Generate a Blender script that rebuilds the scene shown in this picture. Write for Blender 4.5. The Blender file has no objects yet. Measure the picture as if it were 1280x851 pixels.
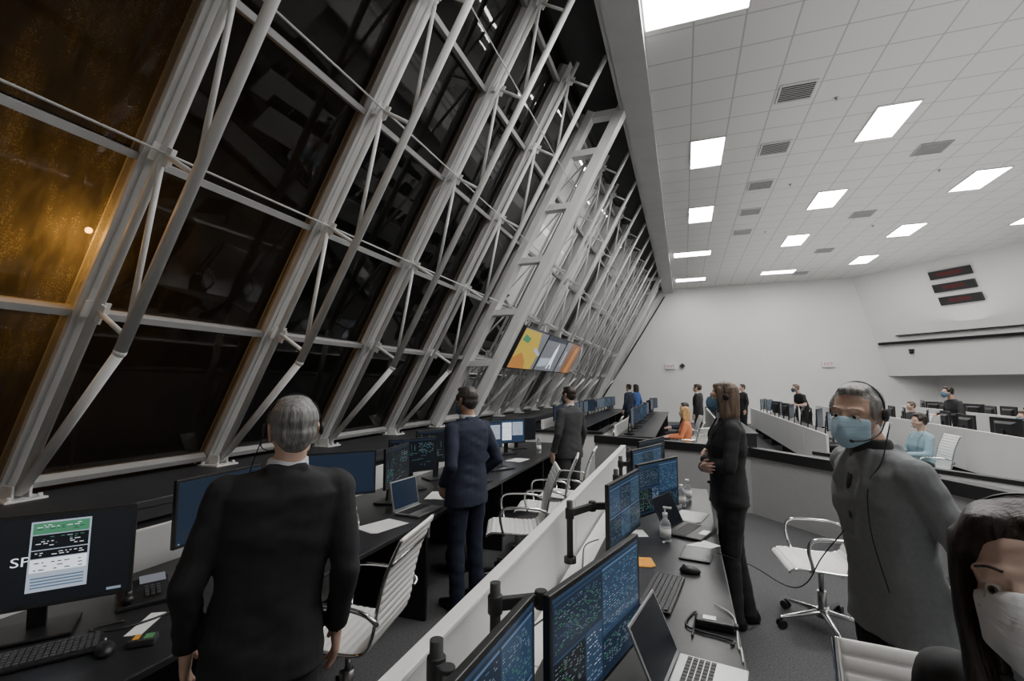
import bpy, bmesh, math, random
from mathutils import Vector, Matrix, Euler, noise
random.seed(7)
SC=bpy.context.scene
COL=SC.collection
V3=Vector
# ---------------------------------------------------------------- materials
def mat(name,color,rough=.5,metal=0.,bump=None,emit=None,spec=None,var=None,stretch=None,coat=0):
    m=bpy.data.materials.new(name); m.use_nodes=True
    nt=m.node_tree; b=nt.nodes['Principled BSDF']
    b.inputs['Base Color'].default_value=(*color,1)
    b.inputs['Roughness'].default_value=rough
    b.inputs['Metallic'].default_value=metal
    if spec is not None: b.inputs['Specular IOR Level'].default_value=spec
    if coat: b.inputs['Coat Weight'].default_value=coat
    if emit:
        b.inputs['Emission Color'].default_value=(*emit[0],1); b.inputs['Emission Strength'].default_value=emit[1]
    if bump or var:
        tc=nt.nodes.new('ShaderNodeTexCoord'); mp=nt.nodes.new('ShaderNodeMapping')
        nt.links.new(tc.outputs['Object'],mp.inputs[0])
        if stretch: mp.inputs['Scale'].default_value=stretch
        n=nt.nodes.new('ShaderNodeTexNoise'); nt.links.new(mp.outputs[0],n.inputs['Vector'])
        n.inputs['Scale'].default_value=(bump[0] if bump else var[0]); n.inputs['Detail'].default_value=4
        if bump:
            bp=nt.nodes.new('ShaderNodeBump'); bp.inputs['Strength'].default_value=bump[1]; bp.inputs['Distance'].default_value=bump[2]
            nt.links.new(n.outputs[0],bp.inputs['Height']); nt.links.new(bp.outputs[0],b.inputs['Normal'])
        if var:
            n2=n
            if bump:
                n2=nt.nodes.new('ShaderNodeTexNoise'); n2.inputs['Scale'].default_value=var[0]; n2.inputs['Detail'].default_value=5
                nt.links.new(mp.outputs[0],n2.inputs['Vector'])
            r=nt.nodes.new('ShaderNodeValToRGB')
            k=var[1]
            r.color_ramp.elements[0].position=.3; r.color_ramp.elements[1].position=.7
            r.color_ramp.elements[0].color=(*[c*(1-k) for c in color],1); r.color_ramp.elements[1].color=(*[min(1,c*(1+k)) for c in color],1)
            nt.links.new(n2.outputs[0],r.inputs[0]); nt.links.new(r.outputs[0],b.inputs['Base Color'])
    return m
def emat(name,c,s=1.):
    m=bpy.data.materials.new(name); m.use_nodes=True; nt=m.node_tree
    b=nt.nodes['Principled BSDF']; b.inputs['Base Color'].default_value=(.01,.01,.01,1); b.inputs['Roughness'].default_value=.25
    b.inputs['Specular IOR Level'].default_value=.3
    b.inputs['Emission Color'].default_value=(*c,1); b.inputs['Emission Strength'].default_value=s
    return m
M={}
M['truss']=mat('painted_steel',(.70,.70,.69),.42,.0,var=(6,.04))
M['mull']=mat('mullion_aluminium',(.57,.57,.565),.45,.05,var=(5,.06))
M['rail']=mat('window_rail_grey',(.40,.40,.395),.5,.1)
M['wall']=mat('white_wall_paint',(.77,.77,.755),.8,bump=(60,.08,.004),var=(.6,.03))
M['wallg']=mat('grey_fascia_paint',(.45,.45,.44),.6,var=(3,.05))
M['dark']=mat('dark_void_paint',(.03,.03,.03),.8,var=(3,.1))
M['ledge']=mat('dark_ledge',(.03,.03,.033),.55,var=(4,.15))
M['carpet']=mat('charcoal_carpet',(.085,.086,.09),.95,bump=(240,.6,.006),var=(90,.45))
M['lowwall']=mat('grey_fabric_wall',(.40,.40,.40),.9,bump=(300,.3,.003),var=(120,.12))
M['cap']=mat('black_laminate',(.015,.015,.016),.35,var=(20,.1))
M['desk']=mat('black_worktop',(.022,.022,.024),.33,var=(30,.2),bump=(200,.05,.001))
M['white']=mat('white_laminate',(.80,.80,.79),.45,var=(2,.02))
M['black']=mat('black_plastic',(.014,.014,.015),.4,var=(40,.1))
M['black2']=mat('black_rubber',(.03,.03,.032),.7,var=(40,.1))
M['steel']=mat('brushed_steel',(.45,.45,.46),.3,.9,var=(20,.05))
M['chrome']=mat('polished_chrome',(.75,.75,.76),.12,1.,var=(2,.02))
M['leather']=mat('white_leather',(.90,.89,.87),.42,bump=(90,.1,.002),var=(4,.03))
M['silver']=mat('silver_aluminium',(.5,.5,.51),.35,.7,var=(9,.04))
M['paper']=mat('white_paper',(.75,.75,.73),.8,var=(8,.03))
M['orange']=mat('orange_note',(.75,.32,.03),.7,var=(8,.05))
M['clear']=mat('clear_plastic',(.7,.74,.78),.08,var=(5,.03)); M['clear'].node_tree.nodes['Principled BSDF'].inputs['Transmission Weight'].default_value=.8
M['key']=mat('keycap_black',(.03,.03,.03),.5,var=(50,.1))
M['red']=mat('red_plastic',(.5,.03,.02),.5,var=(8,.1))
M['green']=mat('green_plastic',(.1,.28,.12),.5,var=(8,.1))
M['light']=emat('light_diffuser',(1,.985,.96),34.)
M['trim']=mat('white_metal_trim',(.6,.6,.6),.5,var=(5,.02))
M['vent']=mat('grey_vent',(.36,.36,.36),.5,.2,var=(5,.05))
M['ventl']=mat('light_grey_vent',(.62,.62,.62),.5,.1,var=(5,.05))
M['ventd']=mat('vent_dark',(.03,.03,.03),.8,var=(5,.05))
# screens
SN={}
for n,c,s in [('bg',(.004,.006,.010),.8),('navy',(.008,.017,.036),1.),('blue',(.020,.043,.085),1.),('bar',(.08,.14,.24),1.),('txt',(.24,.30,.36),.9),('green',(.07,.26,.14),.9),('cyan',(.10,.28,.36),.9),('white',(.75,.8,.86),1.3),('lgrey',(.40,.46,.55),1.),('oran',(.50,.21,.05),.9),('yellow',(.52,.37,.06),1.),('grey',(.16,.17,.19),1.),('brown',(.20,.085,.04),1.),('steelb',(.014,.025,.048),.8)]:
    SN[n]=emat('screen_'+n,c,s)
SKEYS=list(SN.keys()); SMATS=[SN[k] for k in SKEYS]; SI={k:i for i,k in enumerate(SKEYS)}
# glass
def glassmat(name,wet,base):
    m=bpy.data.materials.new(name); m.use_nodes=True; nt=m.node_tree; N=nt.nodes; L=nt.links
    for n in list(N): N.remove(n)
    out=N.new('ShaderNodeOutputMaterial'); tr=N.new('ShaderNodeBsdfTransparent'); tr.inputs[0].default_value=(.55,.56,.56,1)
    gl=N.new('ShaderNodeBsdfGlossy'); gl.inputs['Roughness'].default_value=.02; gl.inputs[0].default_value=(.9,.9,.9,1)
    fr=N.new('ShaderNodeFresnel'); fr.inputs[0].default_value=1.42
    mx=N.new('ShaderNodeMixShader'); L.new(fr.outputs[0],mx.inputs[0]); L.new(tr.outputs[0],mx.inputs[1]); L.new(gl.outputs[0],mx.inputs[2])
    if wet==0:
        L.new(mx.outputs[0],out.inputs[0]); return m
    tl=N.new('ShaderNodeBsdfTranslucent'); tl.inputs[0].default_value=(.8,.8,.8,1)
    tc=N.new('ShaderNodeTexCoord'); mp=N.new('ShaderNodeMapping'); mp.inputs['Scale'].default_value=(2.2,5,1.3)
    L.new(tc.outputs['Object'],mp.inputs[0])
    n1=N.new('ShaderNodeTexNoise'); n1.inputs['Scale'].default_value=1.1; n1.inputs['Detail'].default_value=8; n1.inputs['Roughness'].default_value=.7; L.new(mp.outputs[0],n1.inputs['Vector'])
    n2=N.new('ShaderNodeTexNoise'); n2.inputs['Scale'].default_value=120; n2.inputs['Detail'].default_value=4; L.new(tc.outputs['Object'],n2.inputs['Vector'])
    r1=N.new('ShaderNodeMapRange'); r1.inputs[1].default_value=.42; r1.inputs[2].default_value=.72; L.new(n1.outputs[0],r1.inputs[0])
    r2=N.new('ShaderNodeMapRange'); r2.inputs[1].default_value=.50; r2.inputs[2].default_value=.64; L.new(n2.outputs[0],r2.inputs[0])
    mu=N.new('ShaderNodeMath'); mu.operation='MULTIPLY'; L.new(r1.outputs[0],mu.inputs[0]); L.new(r2.outputs[0],mu.inputs[1])
    m1=N.new('ShaderNodeMath'); m1.operation='MULTIPLY_ADD'; L.new(r1.outputs[0],m1.inputs[0]); m1.inputs[1].default_value=base*1.3; m1.inputs[2].default_value=base*.7
    m2=N.new('ShaderNodeMath'); m2.operation='MULTIPLY_ADD'; L.new(mu.outputs[0],m2.inputs[0]); m2.inputs[1].default_value=wet; L.new(m1.outputs[0],m2.inputs[2])
    m3=N.new('ShaderNodeMixShader'); L.new(m2.outputs[0],m3.inputs[0]); L.new(mx.outputs[0],m3.inputs[1]); L.new(tl.outputs[0],m3.inputs[2])
    L.new(m3.outputs[0],out.inputs[0]); return m
M['glass']=glassmat('window_glass',0,0); M['wetglass']=glassmat('wet_window_glass',.22,.10); M['wetglass2']=glassmat('damp_window_glass',.12,.03)
def ceilmat():
    m=mat('ceiling_tiles',(.62,.62,.61),.85); nt=m.node_tree; N=nt.nodes; L=nt.links; b=N['Principled BSDF']
    tc=N.new('ShaderNodeTexCoord'); sp=N.new('ShaderNodeSeparateXYZ'); L.new(tc.outputs['Object'],sp.inputs[0])
    outs=[]
    for ax,o in ((0,.25),(1,9.17)):
        a=N.new('ShaderNodeMath'); a.operation='SUBTRACT'; L.new(sp.outputs[ax],a.inputs[0]); a.inputs[1].default_value=o-61*.61
        d=N.new('ShaderNodeMath'); d.operation='DIVIDE'; L.new(a.outputs[0],d.inputs[0]); d.inputs[1].default_value=.61
        f=N.new('ShaderNodeMath'); f.operation='FRACT'; L.new(d.outputs[0],f.inputs[0])
        p=N.new('ShaderNodeMath'); p.operation='PINGPONG'; L.new(f.outputs[0],p.inputs[0]); p.inputs[1].default_value=.5
        c=N.new('ShaderNodeMath'); c.operation='LESS_THAN'; L.new(p.outputs[0],c.inputs[0]); c.inputs[1].default_value=.018; outs.append(c)
    mx=N.new('ShaderNodeMath'); mx.operation='MAXIMUM'; L.new(outs[0].outputs[0],mx.inputs[0]); L.new(outs[1].outputs[0],mx.inputs[1])
    nz=N.new('ShaderNodeTexNoise'); nz.inputs['Scale'].default_value=160; nz.inputs['Detail'].default_value=3; L.new(tc.outputs['Object'],nz.inputs['Vector'])
    r=N.new('ShaderNodeValToRGB'); r.color_ramp.elements[0].position=.35; r.color_ramp.elements[1].position=.6
    r.color_ramp.elements[0].color=(.66,.655,.64,1); r.color_ramp.elements[1].color=(.76,.755,.74,1); L.new(nz.outputs[0],r.inputs[0])
    mc=N.new('ShaderNodeMix'); mc.data_type='RGBA'; L.new(mx.outputs[0],mc.inputs[0]); L.new(r.outputs[0],mc.inputs[6]); mc.inputs[7].default_value=(.46,.46,.45,1)
    L.new(mc.outputs[2],b.inputs['Base Color']); return m
M['ceil']=ceilmat()
# ---------------------------------------------------------------- mesh builder
def _unit(nu=14,nv=8):
    pts=[V3((0,0,1)),V3((0,0,-1))]
    for j in range(1,nv):
        t=math.pi*j/nv
        for i in range(nu):
            a=2*math.pi*i/nu; pts.append(V3((math.sin(t)*math.cos(a),math.sin(t)*math.sin(a),math.cos(t))))
    return pts
US=_unit()
def ell(c,r):
    if not hasattr(r,'__len__'): r=(r,r,r)
    c=V3(c); return [V3((c.x+p.x*r[0],c.y+p.y*r[1],c.z+p.z*r[2])) for p in US]
def frame(ax):
    ax=V3(ax).normalized(); u=V3((0,0,1)) if abs(ax.z)<.9 else V3((1,0,0))
    a=ax.cross(u).normalized(); b=ax.cross(a).normalized(); return a,b
def ringp(c,ax,r,n=16,r2=None):
    a,b=frame(ax); c=V3(c); r2=r2 or r
    return [c+a*(r*math.cos(2*math.pi*i/n))+b*(r2*math.sin(2*math.pi*i/n)) for i in range(n)]
def zring(z,rx,ry,yo=0,xo=0,n=28,pw=2.4):
    o=[]
    for i in range(n):
        a=2*math.pi*i/n; c,s=math.cos(a),math.sin(a)
        o.append(V3((xo+rx*math.copysign(abs(c)**(2/pw),c),yo+ry*math.copysign(abs(s)**(2/pw),s),z)))
    return o
def cat(pts,n=6,closed=False):
    pts=[V3(p) for p in pts]; o=[]; L=len(pts)
    rng=range(L) if closed else range(L-1)
    for i in rng:
        g=(lambda k: pts[k%L]) if closed else (lambda k: pts[max(0,min(L-1,k))])
        p0,p1,p2,p3=g(i-1),g(i),g(i+1),g(i+2)
        for j in range(n):
            t=j/n; o.append(.5*((2*p1)+(p2-p0)*t+(2*p0-5*p1+4*p2-p3)*t*t+(3*p1-p0-3*p2+p3)*t**3))
    if not closed: o.append(pts[-1])
    return o
class MB:
    def __init__(s): s.v=[];s.f=[];s.m=[];s.s=[];s.mi=0
    def add(s,vs,fs,sm=False):
        o=len(s.v); s.v+= [V3(v) for v in vs]
        for k,f in enumerate(fs):
            s.f.append([i+o for i in f]); s.m.append(s.mi); s.s.append(sm[k] if isinstance(sm,list) else sm)
        return s
    def box(s,c,d,R=None):
        c=V3(c); vs=[]
        for x in(-.5,.5):
            for y in(-.5,.5):
                for z in(-.5,.5):
                    p=V3((x*d[0],y*d[1],z*d[2])); vs.append(c+(R@p if R else p))
        return s.add(vs,[(0,1,3,2),(4,6,7,5),(0,4,5,1),(2,3,7,6),(0,2,6,4),(1,5,7,3)])
    def beam(s,p0,p1,w,d,ref=(0,1,0)):
        p0=V3(p0);p1=V3(p1);a=(p1-p0).normalized();r=V3(ref);r=(r-a*a.dot(r)).normalized();q=a.cross(r)
        vs=[p+r*(i*w/2)+q*(j*d/2) for p in(p0,p1) for i,j in((-1,-1),(1,-1),(1,1),(-1,1))]
        return s.add(vs,[(0,3,2,1),(4,5,6,7),(0,1,5,4),(1,2,6,5),(2,3,7,6),(3,0,4,7)])
    def loft(s,rings,caps=True,sm=True):
        n=len(rings[0]); vs=[p for r in rings for p in r]; fs=[];ss=[]
        for k in range(len(rings)-1):
            for i in range(n):
                j=(i+1)%n; fs.append((k*n+i,k*n+j,(k+1)*n+j,(k+1)*n+i)); ss.append(sm)
        if caps:
            fs.append(tuple(range(n))[::-1]); fs.append(tuple((len(rings)-1)*n+i for i in range(n))); ss+=[False,False]
        return s.add(vs,fs,ss)
    def cyl(s,p0,p1,r0,r1=None,n=14):
        ax=V3(p1)-V3(p0); return s.loft([ringp(p0,ax,r0,n),ringp(p1,ax,r0 if r1 is None else r1,n)])
    def tube(s,pts,r,n=8,r2=None):
        pts=[V3(p) for p in pts]; rs=[]; L=len(pts); t0=(pts[1]-pts[0]).normalized(); a,b=frame(t0)
        for i,p in enumerate(pts):
            t=(pts[min(i+1,L-1)]-pts[max(i-1,0)]).normalized()
            a=(a-t*a.dot(t)).normalized(); b=t.cross(a)
            rs.append([p+a*(r*math.cos(2*math.pi*k/n))+b*((r2 or r)*math.sin(2*math.pi*k/n)) for k in range(n)])
        return s.loft(rs)
    def hull(s,*groups,sm=True,T=None):
        pts=[p for g in groups for p in g]
        if T is not None: pts=[T@p for p in pts]
        bm=bmesh.new(); [bm.verts.new(p) for p in pts]
        r=bmesh.ops.convex_hull(bm,input=bm.verts[:],use_existing_faces=False)
        dl=list({g for g in list(r['geom_interior'])+list(r['geom_unused']) if isinstance(g,bmesh.types.BMVert)})
        if dl: bmesh.ops.delete(bm,geom=dl,context='VERTS')
        bm.verts.ensure_lookup_table(); bm.verts.index_update()
        s.add([v.co.copy() for v in bm.verts],[[v.index for v in f.verts] for f in bm.faces],sm); bm.free(); return s
    def sph(s,c,r,n=14,m=8):
        if not hasattr(r,'__len__'): r=(r,r,r)
        rs=[]
        for j in range(m+1):
            t=math.pi*(.02+.96*j/m)
            rs.append([V3((c[0]+r[0]*math.sin(t)*math.cos(2*math.pi*i/n),c[1]+r[1]*math.sin(t)*math.sin(2*math.pi*i/n),c[2]+r[2]*math.cos(t))) for i in range(n)])
        return s.loft(rs)
    def text(s,t,size,T):
        cu=bpy.data.curves.new('t','FONT'); cu.body=t; cu.size=size; cu.align_x='CENTER'; cu.align_y='CENTER'; cu.resolution_u=3
        o=bpy.data.objects.new('t',cu); COL.objects.link(o); dg=bpy.context.evaluated_depsgraph_get(); me=bpy.data.meshes.new_from_object(o.evaluated_get(dg))
        s.add([T@v.co for v in me.vertices],[list(p.vertices) for p in me.polygons])
        bpy.data.objects.remove(o); bpy.data.meshes.remove(me); return s
    def mesh(s,name,mats,recalc=True):
        me=bpy.data.meshes.new(name); me.from_pydata([tuple(v) for v in s.v],[],s.f)
        for m in mats: me.materials.append(m)
        me.polygons.foreach_set('material_index',s.m); me.polygons.foreach_set('use_smooth',s.s)
        if recalc:
            bm=bmesh.new(); bm.from_mesh(me); bmesh.ops.recalc_face_normals(bm,faces=bm.faces[:]); bm.to_mesh(me); bm.free()
        me.update(); return me
def mk(x): return x if isinstance(x,list) else [x]
def R(m): return [M[k] if isinstance(k,str) else k for k in mk(m)]
def root(name,label,catg,loc=(0,0,0),rz=0,group=None):
    o=bpy.data.objects.new(name,None); o.empty_display_size=.1; COL.objects.link(o); o.location=loc; o.rotation_euler=(0,0,rz)
    o['label']=label; o['category']=catg
    if group: o['group']=group
    return o
def part(name,mb,mats,parent,bevel=0,label=None,recalc=True):
    o=bpy.data.objects.new(name,mb.mesh(name,R(mats),recalc) if isinstance(mb,MB) else mb); COL.objects.link(o); o.parent=parent
    if bevel:
        b=o.modifiers.new('b','BEVEL'); b.width=bevel; b.segments=2; b.limit_method='ANGLE'
    if label: o['label']=label
    return o
def solo(name,mb,mats,label,catg,loc=(0,0,0),rz=0,bevel=0,group=None,kind=None):
    o=bpy.data.objects.new(name,mb.mesh(name,R(mats))); COL.objects.link(o); o.location=loc; o.rotation_euler=(0,0,rz)
    if label: o['label']=label
    if catg: o['category']=catg
    if group: o['group']=group
    if kind: o['kind']=kind
    if bevel:
        b=o.modifiers.new('b','BEVEL'); b.width=bevel; b.segments=2; b.limit_method='ANGLE'
    return o
def structure(name,mb,mats,label=None,bevel=0):
    return solo(name,mb,mats,label or name.replace('_',' '),None,bevel=bevel,kind='structure')
def dup(o,loc=None,rz=None,label=None,parent=None):
    c=o.copy(); COL.objects.link(c)
    if parent: c.parent=parent
    if loc is not None: c.location=loc
    if rz is not None: c.rotation_euler=(0,0,rz)
    if label: c['label']=label
    for ch in list(o.children):
        if ch is not c: dup(ch,parent=c)
    return c
def remesh(mb,name,mats,vox,it=3,wr=0,smooth_f=.5):
    me=mb.mesh(name,R(mats)); o=bpy.data.objects.new('tmp',me); COL.objects.link(o)
    r=o.modifiers.new('r','REMESH'); r.mode='VOXEL'; r.voxel_size=vox; r.use_smooth_shade=True
    if it:
        sm=o.modifiers.new('s','SMOOTH'); sm.factor=smooth_f; sm.iterations=it
    dg=bpy.context.evaluated_depsgraph_get(); out=bpy.data.meshes.new_from_object(o.evaluated_get(dg))
    bpy.data.objects.remove(o); bpy.data.meshes.remove(me)
    out.name=name
    if wr:
        sd=random.uniform(0,50); nr=[v.normal.copy() for v in out.vertices]
        for v,n in zip(out.vertices,nr):
            p=v.co; k=noise.noise(V3((p.x*6+sd,p.y*6,p.z*15+p.x*6)))+.6*noise.noise(V3((p.x*14+sd,p.y*14,p.z*24-p.x*9)))
            v.co=p+n*(k*wr)
    for p in out.polygons: p.use_smooth=True
    return out
rad=math.radians
EYE=1.75
# ---------------------------------------------------------------- camera
cam=bpy.data.cameras.new('camera'); co=bpy.data.objects.new('camera',cam); COL.objects.link(co); SC.camera=co
cam.sensor_width=36; cam.lens=36*600/1280; cam.clip_start=.05; cam.clip_end=200
co.location=(0,0,EYE); co.rotation_euler=(rad(90+5.19),0,rad(19.64))
# world
w=bpy.data.worlds.new('night'); SC.world=w; w.use_nodes=True
w.node_tree.nodes['Background'].inputs[0].default_value=(.10,.09,.08,1); w.node_tree.nodes['Background'].inputs[1].default_value=.03
# ---------------------------------------------------------------- room shell
CZ=6.25; FY=23.8; SL=.547
def xo(zp): return -4.07+SL*(zp+.74)     # outer chord x at height (relative to eye)
b=MB(); b.box((5.2,10.3,-.05),(19.8,27.4,.1)); structure('floor',b,'carpet')
b=MB(); b.box((7.45,10.3,CZ+.05),(15.7,27.4,.1)); structure('ceiling',b,'ceil')
b=MB(); b.box((-1.3,10.3,CZ+.08),(1.9,27.4,.08)); structure('trim_1',b,'dark','dark closure above the window heads')
b=MB(); b.box((-.56,10.3,CZ-.06),(.42,27.4,.24)); b.box((-.80,10.3,CZ+.02),(.06,27.4,.36)); structure('trim_2',b,'wallg','grey painted fascia beam at ceiling edge')
b=MB(); P=[(-4.6,0),(-4.35,1.01),(-1.4,6.25),(6.85,6.25),(7.9,2.08),(9.6,2.08),(9.6,0)]
b.add([(x,FY,z) for x,z in P]+[(x,FY+.15,z) for x,z in P],[list(range(7))[::-1],list(range(7,14))]+[[i,(i+1)%7,(i+1)%7+7,i+7] for i in range(7)]); structure('wall_far',b,'wall')
dv=V3((.641,-.767,0)); A=V3((6.85,FY,CZ)); B=A+dv*11.6; sh=V3((1.05,0,2.08-CZ)); A1=A+sh; B1=B+sh; out_=V3((1.6,0,0))
b=MB(); b.add([A,B,B1,A1],[(0,1,2,3)]); b.add([A1,B1,B1+out_,A1+out_],[(0,1,2,3)]); C1=A1+out_;D1=B1+out_
b.add([C1,D1,V3((D1.x,D1.y,0)),V3((C1.x,C1.y,0))],[(0,1,2,3)]); structure('wall_angled',b,'wall')
b=MB(); b.box((15.2,5.4,CZ/2),(.15,20,CZ)); structure('wall_right',b,'wall')
b=MB(); b.box((5.2,-3.4,CZ/2),(19.8,.15,CZ)); structure('wall_rear',b,'wall')
b=MB(); b.box((-3.95,10.3,.955),(1.5,27.2,.11)); b.box((-3.28,10.3,.45),(.06,27.2,.9)); b.box((-3.22,10.3,1.0),(.05,27.2,.05)); structure('trim_3',b,'ledge','dark window ledge',bevel=.006)
b=MB(); b.box((-30,10,-8),(60,90,.2)); solo('exterior_ground',b,mat('asphalt_ground',(.04,.035,.03),.9,var=(1,.3)),'dark paved ground outside the windows','ground',kind='structure')
# windows
NT=16; Y0=1.91; DY=1.43
RZ=[-.47,.458,1.38,2.35,3.3,4.2]
def gx(zp): return xo(zp)-.20
for i in range(NT+2):
    ya=Y0+DY*(i-2); yb=ya+DY
    if i==NT+1: yb=FY
    b=MB(); b.mi=0
    z0,z1=-.70,4.5
    b.add([(gx(z0),ya,z0+EYE),(gx(z0),yb,z0+EYE),(gx(z1),yb,z1+EYE),(gx(z1),ya,z1+EYE)],[(0,1,2,3)])
    b.mi=1
    for z in [-.66]+RZ[1:]:
        b.beam((gx(z)+.03,ya+.03,z+EYE),(gx(z)+.03,yb-.03,z+EYE),.045,.09,ref=(SL,0,1))
    structure('window_%d'%(i+1),b,['wetglass' if i<2 else ('wetglass2' if i==2 else 'glass'),'rail'],'tall sloping window bay with dark night glass')
# trusses
def truss_geo(ladder):
    X=lambda zp: SL*(zp+.74)
    Zl=lambda zp: zp+.74
    off=.39; top=4.42
    parts=[]
    b=MB(); b.beam((X(-.74)-.165,0,0),(X(top)-.165,0,Zl(top)),.06,.15); b.beam((X(-.74)-.09,0,0.02),(X(top)-.09,0,Zl(top)),.13,.015); b.beam((X(-.74)-.24,0,0.0),(X(top)-.24,0,Zl(top)),.10,.015); parts.append(('mullion',b,'mull',.003))
    b=MB(); P0=V3((X(-.70),0,Zl(-.70))); P1=V3((X(top),0,Zl(top)))
    if ladder: b.beam(P0-V3((.04,0,0)),P1-V3((.04,0,0)),.20,.12)
    else: b.tube([P0,P1],.028,12)
    parts.append(('outer_chord',b,'truss',.004 if ladder else 0))
    b=MB(); K=V3((X(.19)+off,0,Zl(.19))); Tp=V3((X(top)+off,0,Zl(top)))
    if ladder: off=.46; b.beam(V3((X(-.6)+off,0,Zl(-.74))),V3((X(top)+off,0,Zl(top))),.20,.15)
    else:
        b.tube([P0+V3((.03,0,.02)),K],.031,12); b.tube([K,Tp],.034,12); b.sph(K,.036)
    parts.append(('inner_chord',b,'truss',.004 if ladder else 0))
    zo=[.458,1.38,2.35,3.3,4.2]
    dz=-.2
    if ladder:
        for z in (.35,1.2,2.05,2.9,3.75,4.35):
            b=MB(); b.beam((X(z)-.04,0,Zl(z)),(X(z)+off,0,Zl(z)),.17,.10); parts.append(('rung',b,'truss',.003))
    else:
        for j,z in enumerate(zo):
            zi=z+dz*.9
            b=MB(); b.tube([(X(z),0,Zl(z)),(X(zi)+off,0,Zl(zi))],.017,10); parts.append(('brace',b,'truss',0))
            if j<len(zo)-1:
                z2=zo[j+1]; b=MB(); b.tube([(X(zi)+off,0,Zl(zi)),(X(z2),0,Zl(z2))],.017,10); parts.append(('brace',b,'truss',0))
            b=MB(); b.box((X(z)-.01,0,Zl(z)),(.012,.14,.11),Matrix.Rotation(math.atan(SL),3,'Y')); b.box((X(z)+.02,0,Zl(z)-.02),(.09,.014,.12),Matrix.Rotation(math.atan(SL),3,'Y')); b.box((X(z)-.05,0,Zl(z)-.0),(.09,.05,.05)); parts.append(('gusset_plate',b,'truss',.002))
    b=MB(); b.box((0,0,.0),(.24,.22,.025)); b.box((.0,.045,.05),(.12,.015,.09)); b.box((.0,-.045,.05),(.12,.015,.09))
    for sx in(-.09,.09):
        for sy in(-.08,.08): b.cyl((sx,sy,.01),(sx,sy,.035),.014,n=8)
    parts.append(('base_plate',b,'truss',.002))
    return parts
def build_truss(ladder,lab):
    r=root('window_truss',lab,'truss',group='sloping steel trusses along the windows')
    for n,b,m,bv in truss_geo(ladder): part(n,b,m,r,bevel=bv)
    return r
TA=build_truss(False,'sloping grey steel tube truss bracing the window mullion')
TL_=build_truss(True,'wide grey ladder frame of box steel with horizontal rungs')
TA.location=(-4.07,Y0,1.01); TL_.location=(-4.07,Y0+4*DY-.1,1.01)
for i in range(-1,NT):
    y=Y0+DY*i
    if i in(0,4): continue
    dup(TL_ if i in(13,) else TA,loc=(-4.07,y,1.01))
for k,(z,o,r_) in enumerate([(1.38,.02,.008),(2.35,.02,.008),(3.3,.2,.007)]):
    b=MB(); b.tube([(xo(z)+o,-.9,z+EYE),(xo(z)+o,FY-.05,z+EYE)],r_,8); solo('tie_rod',b,'truss','thin grey steel tie rod running along the trusses','rod',group='tie rods between trusses')
b=MB(); b.tube([(-.75,FY-.05,5.9),(-3.75,FY-.05,1.1)],.03,8); solo('wall_conduit',b,'cap','black conduit sloping down the end wall','pipe')
# ---------------------------------------------------------------- ceiling lights
def light_panel(wx,wy,label):
    r=root('ceiling_light',label,'light',group='recessed ceiling light panels')
    b=MB(); t=.025
    for c,d in (((0,wy/2,0),(wx,t,.02)),((0,-wy/2,0),(wx,t,.02)),((wx/2,0,0),(t,wy,.02)),((-wx/2,0,0),(t,wy,.02))): b.box(c,d)
    part('frame',b,'trim',r)
    b=MB(); b.box((0,0,.003),(wx-.03,wy-.03,.008)); part('diffuser',b,'light',r); return r
lp=light_panel(.60,1.21,'rectangular recessed white ceiling light, lit'); lw=light_panel(1.21,.6,'wide recessed white ceiling light, lit')
zc=CZ-.012
pos=[(.555,9.78),(3.41,9.6),(3.41,13.3),(3.41,16.85),(6.26,13.1),(6.26,16.8),(6.26,20.35),(.555,13.4),(9.1,16.6),(6.26,9.5),(9.1,13.1),(3.41,5.9),(6.26,5.8),(.555,2.4),(3.41,2.2),(9.1,8)]
lp.location=(*pos[0],zc)
for p in pos[1:]: dup(lp,loc=(*p,zc))
lw.location=(.27,5.7,zc)
for p in [(.27,5.1),(.4,17.45),(.4,21.8),(3.7,21.5),(6.6,1.5)]: dup(lw,loc=(*p,zc))
def vent(slats,label,m1,m2):
    r=root('air_vent',label,'vent',group='ceiling air vents'); q=.84
    b=MB(); 
    for c,d in (((0,.29,0),(.6,.03,.02)),((0,-.29,0),(.6,.03,.02)),((.29,0,0),(.03,.6,.02)),((-.29,0,0),(.03,.6,.02))): b.box(V3(c)*q,V3(d)*q)
    part('frame',b,m1,r)
    b=MB(); b.box((0,0,.006),(.56*q,.56*q,.004)); part('duct_opening',b,'ventd',r)
    b=MB()
    for i in range(slats):
        y=-.25+.5*i/(slats-1); b.box((0,y*q,-.002),(.56*q,.026*q,.01),Matrix.Rotation(.5,3,'X'))
    part('slats',b,m1,r); return r
v1=vent(9,'square white ceiling diffuser with slats','ventl','ventd'); v1.location=(1.77,8.1,zc)
for p in [(1.77,9.98),(1.77,11.8),(1.77,13.6),(1.77,15.4)]: dup(v1,loc=(*p,zc))
v2=vent(16,'square dark return air grille in ceiling','vent','ventd'); v2.location=(4.6,11.0,zc)
for p in [(4.6,14.8),(4.6,18.5),(4.6,22),(7.5,12)]: dup(v2,loc=(*p,zc))
sp=root('sprinkler','small chrome sprinkler head in the ceiling','sprinkler',(2.4,8.5,CZ-.015),group='ceiling sprinklers')
b=MB(); b.cyl((0,0,.015),(0,0,.0),.035); b.cyl((0,0,0),(0,0,-.03),.012); b.cyl((0,0,-.03),(0,0,-.034),.025); part('sprinkler_head',b,'steel',sp)
for p in [(2.4,12),(2.4,15.6),(5.2,8.5),(5.2,12.2),(5.2,16),(7.8,14)]: dup(sp,loc=(*p,CZ-.015))
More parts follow.
